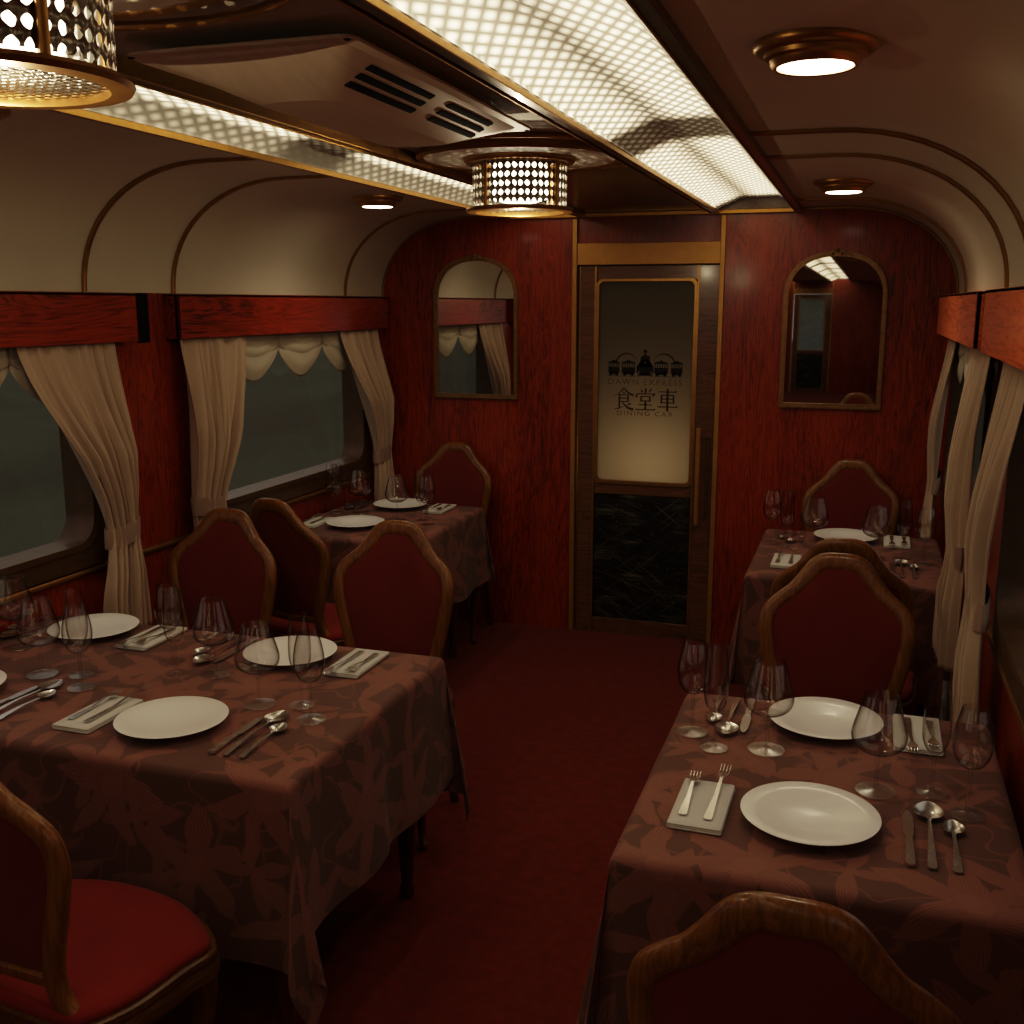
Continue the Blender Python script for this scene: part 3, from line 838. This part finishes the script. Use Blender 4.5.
# ------------------------------------------------------------------ tables and cloths
ZT = .735
def table(x0, x1, y0, y1, label):
    cx, cy = (x0+x1)/2, (y0+y1)/2; a, c = (x1-x0)/2-.02, (y1-y0)/2-.02
    r = thing('dining_table', label, 'table', (cx, cy, 0), 0, 'cloth-covered dining tables')
    b = MB(); b.prism(rrect(-a,a,-c,c,.015), ZT-.03, ZT, lambda u, v, w: (u, v, w)); b.build('tabletop', M['tablewood'], r)
    b = MB()
    b.box(-a+.06,a-.06,-c+.06,-c+.08,ZT-.10,ZT-.03); b.box(-a+.06,a-.06,c-.08,c-.06,ZT-.10,ZT-.03)
    b.box(-a+.06,-a+.08,-c+.06,c-.06,ZT-.10,ZT-.03); b.box(a-.08,a-.06,-c+.06,c-.06,ZT-.10,ZT-.03)
    b.build('apron', M['tablewood'], r, smooth=False)
    pr = [(.016,0),(.020,.01),(.022,.03),(.017,.05),(.020,.10),(.026,.20),(.031,.28),(.033,.31),(.026,.325),(.036,.345),(.036,.365),(.026,.38),(.030,.40),(.036,.47),(.030,.54),(.024,.575),(.034,.59),(.034,.60),(.036,.605),(.036,ZT-.03)]
    for sx in (-1, 1):
        for sy in (-1, 1):
            ins = .20 if (sy > 0 and cy > 4) else .075
            b = MB(); b.lathe(pr, 20, (sx*(a-.075), sy*(c-ins), 0), cap0=True); b.build('leg', M['tablewood'], r)
    return r
def tablecloth(x0, x1, y0, y1, label, oh=.375, oht=.43, seed=0):
    rnd = random.Random(seed)
    cx, cy = (x0+x1)/2, (y0+y1)/2; a, c = (x1-x0)/2, (y1-y0)/2
    R_ = .022
    p = [rnd.uniform(0, 6.28) for _ in range(8)]
    b = MB(); b.uv = []
    def axis(h, n_in, n_out, oh, far=None):
        g = h-R_; q = R_*PI/2
        side = [q*k/5 for k in range(1, 6)]+[q+(oh+R_-q)*(k+1)/n_out for k in range(n_out)]
        up = side if far is None else [q*k/5 for k in range(1, 6)]+[q+(far+R_-q)*(k+1)/n_out for k in range(n_out)]
        return [-g-d for d in reversed(side)]+[-g+2*g*k/n_in for k in range(n_in+1)]+[g+d for d in up]
    S = axis(a, 44, 26, oh); T = axis(c, 30, 26, oht, .235 if cy > 4 else None)
    top = ZT+.004
    def hang(d):
        """edge rounding: returns (outward, down)"""
        q = R_*PI/2
        if d < q: th = d/R_; return R_*sin(th), R_*(1-cos(th))
        return R_, R_+(d-q)
    for s in S:
        for t_ in T:
            ds = max(abs(s)-(a-R_), 0); dt = max(abs(t_)-(c-R_), 0)
            bx = max(-(a-R_), min(a-R_, s)); by = max(-(c-R_), min(c-R_, t_))
            sx = 1 if s > 0 else -1; sy = 1 if t_ > 0 else -1
            z = top + .0012*sin(9*s+p[0])*sin(8*t_+p[1])
            if ds == 0 and dt == 0:
                P = (s, t_, z)
            else:
                d = math.hypot(ds, dt); phi = math.atan2(dt, ds)
                ow, dn = hang(d)
                corner = sin(2*phi)           # 0 along an edge, 1 on the diagonal
                dep = min(1, dn/oh)
                # gentle ripples along the sides
                al = (t_ if ds > dt else s)
                key = 2 if ds > dt else 4
                rip = .009*dep*(sin(11*al+p[key]+sx+sy)+.6*sin(19*al+p[key+1]))*(1-corner)
                fl = .022*dep**1.2
                nx, ny = cos(phi)*sx, sin(phi)*sy
                if ds > 0 and dt > 0:
                    # gathered corner: two tucks, one bold cone standing off the leg
                    out = ow + d*(.05*corner**2.0 + .05*corner*(1-cos(6*phi))) + fl*.8
                    lat = d*.16*sin(4*phi)
                    x = bx + nx*out - sy*sx*0 + (-sin(phi)*sx)*lat
                    y = by + ny*out + (cos(phi)*sy)*lat
                    dn2 = dn*(1-.045*corner)
                    P = (x, y, top-dn2)
                else:
                    P = (bx+nx*(ow+fl*.8+rip), by+ny*(ow+fl*.8+rip), top-dn)
            # never pass through the side wall
            px = max(XL+.012-cx, min(XR-.012-cx, P[0])); py = min(D-.012-cy, P[1])
            b.v.append((px, py, P[2])); b.uv.append((s+cx*1.3+.3, t_+cy))
    n = len(T)
    b.f += [(i*n+j, (i+1)*n+j, (i+1)*n+j+1, i*n+j+1) for i in range(len(S)-1) for j in range(n-1)]
    o = b.build('tablecloth', M['cloth'], angle=180)
    o.location = (cx, cy, 0)
    m = o.modifiers.new('sub', 'SUBSURF'); m.levels = 1; m.render_levels = 1
    return tag(o, label, 'tablecloth', 'brown damask tablecloths')
TABS = {'L1': (-1.43,-.045,1.84,2.74), 'R1': (.67,1.415,1.775,2.69), 'L2': (-1.43,-.72,4.05,4.95), 'R2': (.68,1.42,3.99,4.88)}
TL = {'L1': 'the big left table', 'R1': 'the right near table', 'L2': 'the left far table', 'R2': 'the right far table'}
TD = {'L1': 'large four-setting dining table under brown cloth at the left front',
      'R1': 'two-setting dining table under brown cloth at the right front',
      'L2': 'two-setting dining table under brown cloth at the far left by the end wall',
      'R2': 'two-setting dining table under brown cloth at the far right by the end wall'}
for i, (kk, t_) in enumerate(TABS.items()):
    table(*t_, TD[kk])
    tablecloth(*t_, 'brown floral damask tablecloth draped over ' + {'L1':'the big left front table','R1':'the right front table','L2':'the far left table','R2':'the far right table'}[kk], seed=i+3)

# ------------------------------------------------------------------ chairs
def make_chair():
    r = thing('dining_chair', '', 'chair', (0,0,0), 0, 'red upholstered dining chairs')
    half = [(0,.986),(.040,.984),(.068,.970),(.098,.932),(.130,.896),(.168,.866),(.196,.834),(.205,.790),(.200,.735),(.182,.650),(.165,.580),(.156,.525),(.168,.475),(.205,.425)]
    yy = lambda z: -.155-(z-.45)*.165
    def curl(x, z): return .03*(x/.207)**2*sstep((z-.5)/.3)     # back hugs the sitter a little
    pts = [(-x, yy(z)+curl(x,z), z) for x, z in reversed(half[1:])]+[(x, yy(z)+curl(x,z), z) for x, z in half]
    P = catmull(pts, 6)
    W = [.044+.010*sstep((p.z-.86)/.12) for p in P]
    b = MB(); b.sweep(P, W, .034, (0,1,.165), 12, power=2.6)
    b.sweep([(-.150,yy(.528),.528),(0,yy(.518),.518),(.150,yy(.528),.528)], .03, .028, (0,1,.165), 10)
    b.build('back_frame', M['chairwood'], r)
    # upholstery: half width as a function of height
    H = catmull([(x, 0, z) for x, z in half[:12]], 8)
    def hw(z):
        best = 0
        for q in range(len(H)-1):
            z0, z1 = H[q].z, H[q+1].z
            if min(z0,z1) <= z <= max(z0,z1) and abs(z0-z1) > 1e-6:
                best = max(best, H[q].x+(H[q+1].x-H[q].x)*(z-z0)/(z1-z0))
        return best
    zt_, zb_ = .980, .525
    def pad(bul, sgn):
        def fn(u, v):
            z = zb_+(zt_-zb_)*v; s = 2*u-1
            x = s*max(.012, hw(z))
            e = (1-abs(s)**4)*(1-abs(2*v-1)**6)
            return (x, yy(z)+curl(x,z)+sgn*(.004+bul*e), z)
        return fn
    b = MB(); b.grid(pad(.020, 1), 20, 30); b.build('back_cushion', M['redfab'], r, angle=180)
    b = MB(); b.grid(pad(.006, -1), 20, 30); b.build('back_panel', M['redfab'], r, angle=180)
    # seat
    def loop(g, z):
        c = [(.258+g,.118+g*.4,0),(.252+g,.06,0),(.244+g,-.07,0),(.212+g,-.155,0),(.17+g,-.178-g*.5,0)]
        c = [(.20+g*.7,.165+g,0),(.11,.205+g,0)][::-1]+c
        lp = [(0,.217+g,0)]+c+[(0,-.183-g*.5,0)]+[(-x_,y_,0) for x_,y_,_ in reversed(c)]
        return [(p[0], p[1], z) for p in catmull(lp, 5, True)]
    def stack(loops, cap=True):
        b = MB(); n = len(loops[0])
        b.add([p for l in loops for p in l], [(i*n+k, i*n+(k+1)%n, (i+1)*n+(k+1)%n, (i+1)*n+k) for i in range(len(loops)-1) for k in range(n)]+([tuple((len(loops)-1)*n+k for k in range(n)), tuple(reversed(range(n)))] if cap else []))
        return b
    b = stack([loop(.010,.385),loop(.020,.392),loop(.022,.41),loop(.014,.425),loop(.018,.432),loop(.016,.444),loop(.004,.448)])
    b.build('seat_rail', M['chairwood_shaded'], r)
    b = stack([loop(-.002,.44),loop(.006,.452),loop(.002,.464),loop(-.018,.473)]+[[(p[0]*q,p[1]*q,z) for p in loop(-.018,0)] for q,z in ((.82,.479),(.6,.483),(.3,.485))])
    b.build('seat', M['seatfab'], r, angle=180)
    # legs
    for sx in (-1, 1):
        b = MB(); q = catmull([(sx*.232,.105,.42),(sx*.246,.118,.36),(sx*.235,.112,.25),(sx*.218,.10,.12),(sx*.220,.106,.045),(sx*.235,.122,.012)], 5)
        n = len(q); b.sweep(q, [.058-.032*sstep(i/(n*.75))+.008*sstep((i/n-.85)/.15) for i in range(n)], [.058-.032*sstep(i/(n*.75))+.008*sstep((i/n-.85)/.15) for i in range(n)], (0,1,0), 10, power=2.4)
        b.build('leg', M['chairwood_shaded'], r)
        b = MB(); q = catmull([(sx*.204,-.150,.44),(sx*.203,-.160,.36),(sx*.200,-.185,.20),(sx*.202,-.235,.0)], 6)
        n = len(q); b.sweep(q, [.040-.010*i/n for i in range(n)], [.040-.010*i/n for i in range(n)], (0,1,0), 10, power=2.8)
        b.build('leg', M['chairwood_shaded'], r)
    return r
CH = [(1.032, 1.51, -.03, 'red chair at the bottom right, back to the camera, at the right front table'),
      (-.412, 1.572, -.12, 'red chair cut off at the bottom left corner, seat tucked under the big left table'),
      (-.435, 3.04, PI, 'red chair at the aisle end of the big left table, on its far side'),
      (-1.12, 3.04, PI, 'red chair beside the pillar curtain, on the far side of the big left table'),
      (-1.03, 3.75, -.20, 'half-hidden red chair between the two others, back to back, at the left far table'),
      (-1.02, 5.085, PI, 'red chair against the end wall below the left mirror'),
      (1.035, 3.01, PI, 'red chair facing the camera across the right front table'),
      (1.04, 3.715, 0, 'red chair right behind another one, only its top rail showing, at the right far table'),
      (1.045, 5.085, PI, 'red chair against the end wall below the right mirror')]
ch0 = None
for i, (x, y, rz, lb) in enumerate(CH):
    if i == 0:
        ch0 = make_chair(); ch0.location = (x, y, 0); ch0.rotation_euler = (0,0,rz); ch0['label'] = lb
    else: dup(ch0, (x, y, 0), rz, lb)

# ------------------------------------------------------------------ tableware
ZTOP = ZT+.0065
protos = {}
def one(name, b, mat, cat, group, angle=60):
    me = b.mesh(name, mat, True, angle)
    protos[name] = (me, cat, group)
def put(name, loc, rz, label):
    me, cat, group = protos[name]
    o = bpy.data.objects.new(name, me); col.objects.link(o)
    o.location = loc; o.rotation_euler = (0,0,rz)
    return tag(o, label, cat, group)
# plate: wide coupe with a shallow well
b = MB(); b.lathe([(.0005,.004),(.055,.004),(.062,.0),(.066,.004),(.10,.013),(.1325,.0215),(.1345,.0235),(.1325,.0245),(.10,.0175),(.062,.0095),(.045,.007),(.0005,.0065)], 64)
one('dinner_plate', b, M['china'], 'plate', 'white dinner plates')
# glasses: bowl, stem and foot, one thin-walled surface of revolution
def gls(name, prof, group):
    me_b = MB(); me_b.lathe(prof['bowl'], 40)
    me_s = MB(); me_s.lathe(prof['stem'], 20)
    me_f = MB(); me_f.lathe(prof['foot'], 40, cap0=True)
    protos[name] = (me_b.mesh('bowl', M['glass']), me_s.mesh('stem', M['glass']), me_f.mesh('foot', M['glassfoot']), group)
def bowl(pts, n=5):
    o = [(p.x, p.z) for p in catmull([(x, 0, z) for x, z in pts], n)]
    z0 = pts[0][1]
    return o+[(max(.0006, r_-.0013), max(z_, z0+.007)) for r_, z_ in reversed(o) if z_ > z0+.003]+[(.0005, z0+.0075)]
gls('red_wine_glass', dict(bowl=bowl([(.004,.085),(.027,.089),(.048,.102),(.0565,.121),(.0545,.140),(.045,.174),(.034,.214)]), stem=[(.0042,.085),(.0036,.05),(.0038,.012),(.006,.006)], foot=[(.0405,.0),(.042,.0002),(.0425,.0012),(.0418,.0020),(.02,.0035),(.006,.006)]), 'wide-bowled wine glasses')
gls('flute_glass', dict(bowl=bowl([(.004,.088),(.015,.094),(.0245,.112),(.0285,.140),(.0275,.180),(.0225,.242)]), stem=[(.0042,.088),(.0036,.05),(.0038,.012),(.006,.006)], foot=[(.0305,.0),(.032,.0002),(.0325,.0012),(.0318,.0020),(.016,.0035),(.006,.006)]), 'tall flute glasses')
gls('white_wine_glass', dict(bowl=bowl([(.004,.098),(.021,.104),(.034,.124),(.0385,.150),(.0355,.182),(.0255,.226)]), stem=[(.0042,.098),(.0036,.05),(.0038,.012),(.006,.006)], foot=[(.0355,.0),(.037,.0002),(.0375,.0012),(.0368,.0020),(.018,.0035),(.006,.006)]), 'tulip wine glasses')
def put_glass(name, loc, label):
    mb, ms, mf, group = protos[name]
    r = thing(name, label, 'glass', loc, 0, group)
    for nm, me in (('bowl', mb), ('stem', ms), ('foot', mf)):
        o = bpy.data.objects.new(nm, me); col.objects.link(o); o.parent = r
    return r
# cutlery, along +y, base at z=0
def flat(outline, zfn, th):
    """symmetric outline [(y, halfwidth)], height profile zfn(y, s)"""
    b = MB(); ns = 6
    rows = len(outline)
    for side in (0, 1):
        vs = [(w*(2*k/ns-1), y, zfn(y, 2*k/ns-1)+(th if side == 0 else 0)) for y, w in outline for k in range(ns+1)]
        o = len(b.v); b.v += vs
        b.f += [tuple(o+q for q in (i*(ns+1)+k, i*(ns+1)+k+1, (i+1)*(ns+1)+k+1, (i+1)*(ns+1)+k)) for i in range(rows-1) for k in range(ns)]
    h = rows*(ns+1)
    for i in range(rows-1):
        for k in (0, ns):
            a_, c_ = i*(ns+1)+k, (i+1)*(ns+1)+k; b.f.append((a_, c_, h+c_, h+a_))
    for i in (0, rows-1):
        for k in range(ns):
            a_, c_ = i*(ns+1)+k, i*(ns+1)+k+1; b.f.append((a_, c_, h+c_, h+a_))
    return b
def handle(L, w=.0085): return [(0, w*.55), (.003, w), (.02, w*.95), (L*.6, w*.55), (L, w*.36)]
def spoon(L, R):
    hl = L-R*1.75
    o = handle(hl)+[(hl+R*.08, .0042)]
    n = 12
    for k in range(1, n+1):
        t_ = k/n; y = hl+R*.08+R*1.67*t_
        o.append((y, max(.0012, R*.62*(sin(PI*t_**.8))**.62)))
    def z(y, s):
        arch_ = .007*sin(PI*min(1, y/hl)) if y < hl else 0
        if y > hl: 
            t_ = (y-hl)/(R*1.75); return .009-.009*sin(PI*t_)*(1-s*s) if t_ < 1 else .009
        return .002+arch_+.005*sstep((y/hl-.8)/.2)
    return flat(o, z, .0018)
one('soup_spoon', spoon(.265, .046), M['steel'], 'spoon', 'large table spoons')
one('teaspoon', spoon(.195, .034), M['steel'], 'spoon', 'small spoons')
def knife(L):
    b = flat([(0,.006),(.004,.0085),(.05,.008),(L*.5,.0065),(L*.505,.0065)], lambda y, s: .001, .005)
    o = [(L*.5,.006),(L*.54,.0095),(L*.7,.0105),(L*.88,.0095),(L*.96,.006),(L,.001)]
    c = flat(o, lambda y, s: .002, .0018)
    k = len(b.v); b.v += c.v; b.f += [tuple(i+k for i in f) for f in c.f]
    return b
one('table_knife', knife(.225), M['steel'], 'knife', 'table knives')
def fork(L):
    hl = L*.70
    zf = lambda y, s=0: .002+.010*sstep((y-hl*.5)/(hl*.5))-.006*sstep((y-hl)/(L-hl))+.006*sstep((y-L*.9)/(L*.1))
    b = flat(handle(hl)+[(hl+.008,.006),(hl+.022,.0115),(hl+.032,.012)], zf, .002)
    for s in (-1.5,-.5,.5,1.5):
        q = [(s*.0066, hl+.030+(L-hl-.030)*k/5, zf(hl+.030+(L-hl-.030)*k/5)+.001) for k in range(6)]
        b.sweep(q, [.0034-.0016*k/5 for k in range(6)], .002, (0,0,1), 6)
    return b
one('dinner_fork', fork(.245), M['steel'], 'fork', 'dinner forks')
one('dessert_fork', fork(.185), M['steel'], 'fork', 'small forks')
# napkin: folded linen, three soft layers
def napkin():
    b = MB()
    for k, (w, l, z) in enumerate(((.053,.106,.0),(.0525,.105,.0038),(.052,.1045,.0076))):
        lp = [[(p[0]*f, p[1]*(1-(1-f)*.5), z+h) for p in rrect(-w,w,-l,l,.006,3)] for f, h in ((.985,0),(1,.001),(1,.0026),(.985,.0036),(.5,.0042))]
        n = len(lp[0])
        b.add([p for l_ in lp for p in l_], [(i*n+q, i*n+(q+1)%n, (i+1)*n+(q+1)%n, (i+1)*n+q) for i in range(4) for q in range(n)]+[tuple(4*n+q for q in range(n)), tuple(reversed(range(n)))])
    # folded spine along one long side
    b.sweep([(-.0505,-.104,.006),(-.0505,.104,.006)], .0115, .008, (1,0,0), 10, power=2)
    return b
one('folded_napkin', napkin(), M['napkin'], 'napkin', 'folded white napkins')

COV = [('R1', 1.020, 2.020, 0, 'near setting on the right front table', 1),
       ('R1', 1.030, 2.537, PI, 'far setting on the right front table', 1),
       ('L1', -.480, 2.040, 0, 'near aisle setting on the big left table', 1),
       ('L1', -1.172, 2.045, 0, 'near window setting on the big left table', 1),
       ('L1', -.463, 2.575, PI, 'far aisle setting on the big left table', 1),
       ('L1', -1.165, 2.590, PI, 'far window setting on the big left table', 1),
       ('L2', -1.125, 4.310, 0, 'near setting on the left far table', 1),
       ('L2', -1.115, 4.790, PI, 'far setting on the left far table', 1),
       ('R2', 1.030, 4.220, 0, 'near setting on the right far table', 1),
       ('R2', 1.035, 4.715, PI, 'far setting on the right far table', 1)]
for tk, px, py, rz, where, _ in COV:
    jx = lambda: random.uniform(-.004, .004)
    def W(x, y): c_, s_ = cos(rz), sin(rz); return (px+c_*x-s_*y, py+s_*x+c_*y)
    P = lambda x, y, z=0: (*W(x, y), ZTOP+z)
    skip = (px < -1.0 and tk == 'L1' and rz == 0)
    put('dinner_plate', P(0, 0), 0, 'white round dinner plate of the ' + where)
    if not skip:
        put('folded_napkin', P(-.210, -.005), rz+jx()*4, 'folded white napkin of the ' + where)
        put('dessert_fork', P(-.240, -.075, .0122), rz+jx()*8, 'small fork on the napkin of the ' + where)
        put('dinner_fork', P(-.190, -.080, .0122), rz+jx()*8, 'large fork on the napkin of the ' + where)
    put('table_knife', P(.185, -.115), rz+jx()*5, 'steel table knife of the ' + where)
    put('soup_spoon', P(.222, -.115), rz+jx()*5, 'large steel spoon of the ' + where)
    put('teaspoon', P(.265, -.115), rz+jx()*5, 'small steel spoon of the ' + where)
    put_glass('red_wine_glass', P(.126+jx(), .187), 'wide-bowled empty wine glass of the ' + where)
    put_glass('flute_glass', P(.235+jx(), .215), 'tall narrow flute glass of the ' + where)
    put_glass('white_wine_glass', P(.303+jx(), .138), 'medium tulip wine glass of the ' + where)

# ------------------------------------------------------------------ outside, night
b = MB(); b.add([(-120,-80,-1.2),(120,-80,-1.2),(120,140,-1.2),(-120,140,-1.2)], [(0,1,2,3)])
structure(b.build('ground', M['grass'], smooth=False))
w = bpy.data.worlds.new('night'); bpy.context.scene.world = w; w.use_nodes = True
nt = w.node_tree; bg = nt.nodes['Background']
bg.inputs[0].default_value = (.95,.84,.76,1); bg.inputs[1].default_value = .56

# ------------------------------------------------------------------ lamps
def lamp(name, kind, loc, energy, color, **kw):
    l = bpy.data.lights.new(name, kind); l.energy = energy; l.color = color
    for k_, v in kw.items(): setattr(l, k_, v)
    o = bpy.data.objects.new(name, l); col.objects.link(o); o.location = loc
    return o
for x, y, _ in DLS:
    o = lamp('downlight_lamp', 'SPOT', (x, y, ZC-.06), 6, (1,.80,.52), spot_size=2.6, spot_blend=.8, shadow_soft_size=.05)
for y in (1.15, 3.30): lamp('lantern_fill', 'POINT', (0, y, 1.965), 4.5, (1,.80,.52), shadow_soft_size=0)  # added unseen points floating below the lanterns to brighten ceiling and cassette
lamp('vestibule_lamp', 'POINT', (.03, D+.36, .92), 3.0, (1,.70,.42), shadow_soft_size=.08)

# ------------------------------------------------------------------ camera
cam = bpy.data.cameras.new('camera'); co = bpy.data.objects.new('camera', cam); col.objects.link(co)
f = 1055.0
cam.sensor_width = 36; cam.lens = f/1024*36; cam.clip_start = .02; cam.clip_end = 400
pitch = math.atan(208/f); yaw = math.atan(357/math.hypot(f, 208))
co.location = (1.07, 0, 1.75); co.rotation_euler = (PI/2-pitch, 0, yaw)
sc = bpy.context.scene; sc.camera = co
sc.view_settings.view_transform = 'Standard'; sc.view_settings.look = 'None'
vs = sc.view_settings; vs.use_curve_mapping = True
cm = vs.curve_mapping; cm.white_level = (6,6,6)
cv = cm.curves[3]
for x, y in ((.0035,.011),(.012,.055),(.03,.165),(.075,.40),(.167,.66),(.333,.83),(.667,.94)): cv.points.new(x, y)
cm.update()
cy = sc.cycles
try:
    cy.use_denoising = True; cy.denoiser = 'OPENIMAGEDENOISE'
except Exception: pass
cy.max_bounces = 8; cy.diffuse_bounces = 4; cy.glossy_bounces = 4; cy.transparent_max_bounces = 24
cy.caustics_reflective = False; cy.caustics_refractive = False; cy.sample_clamp_indirect = 4
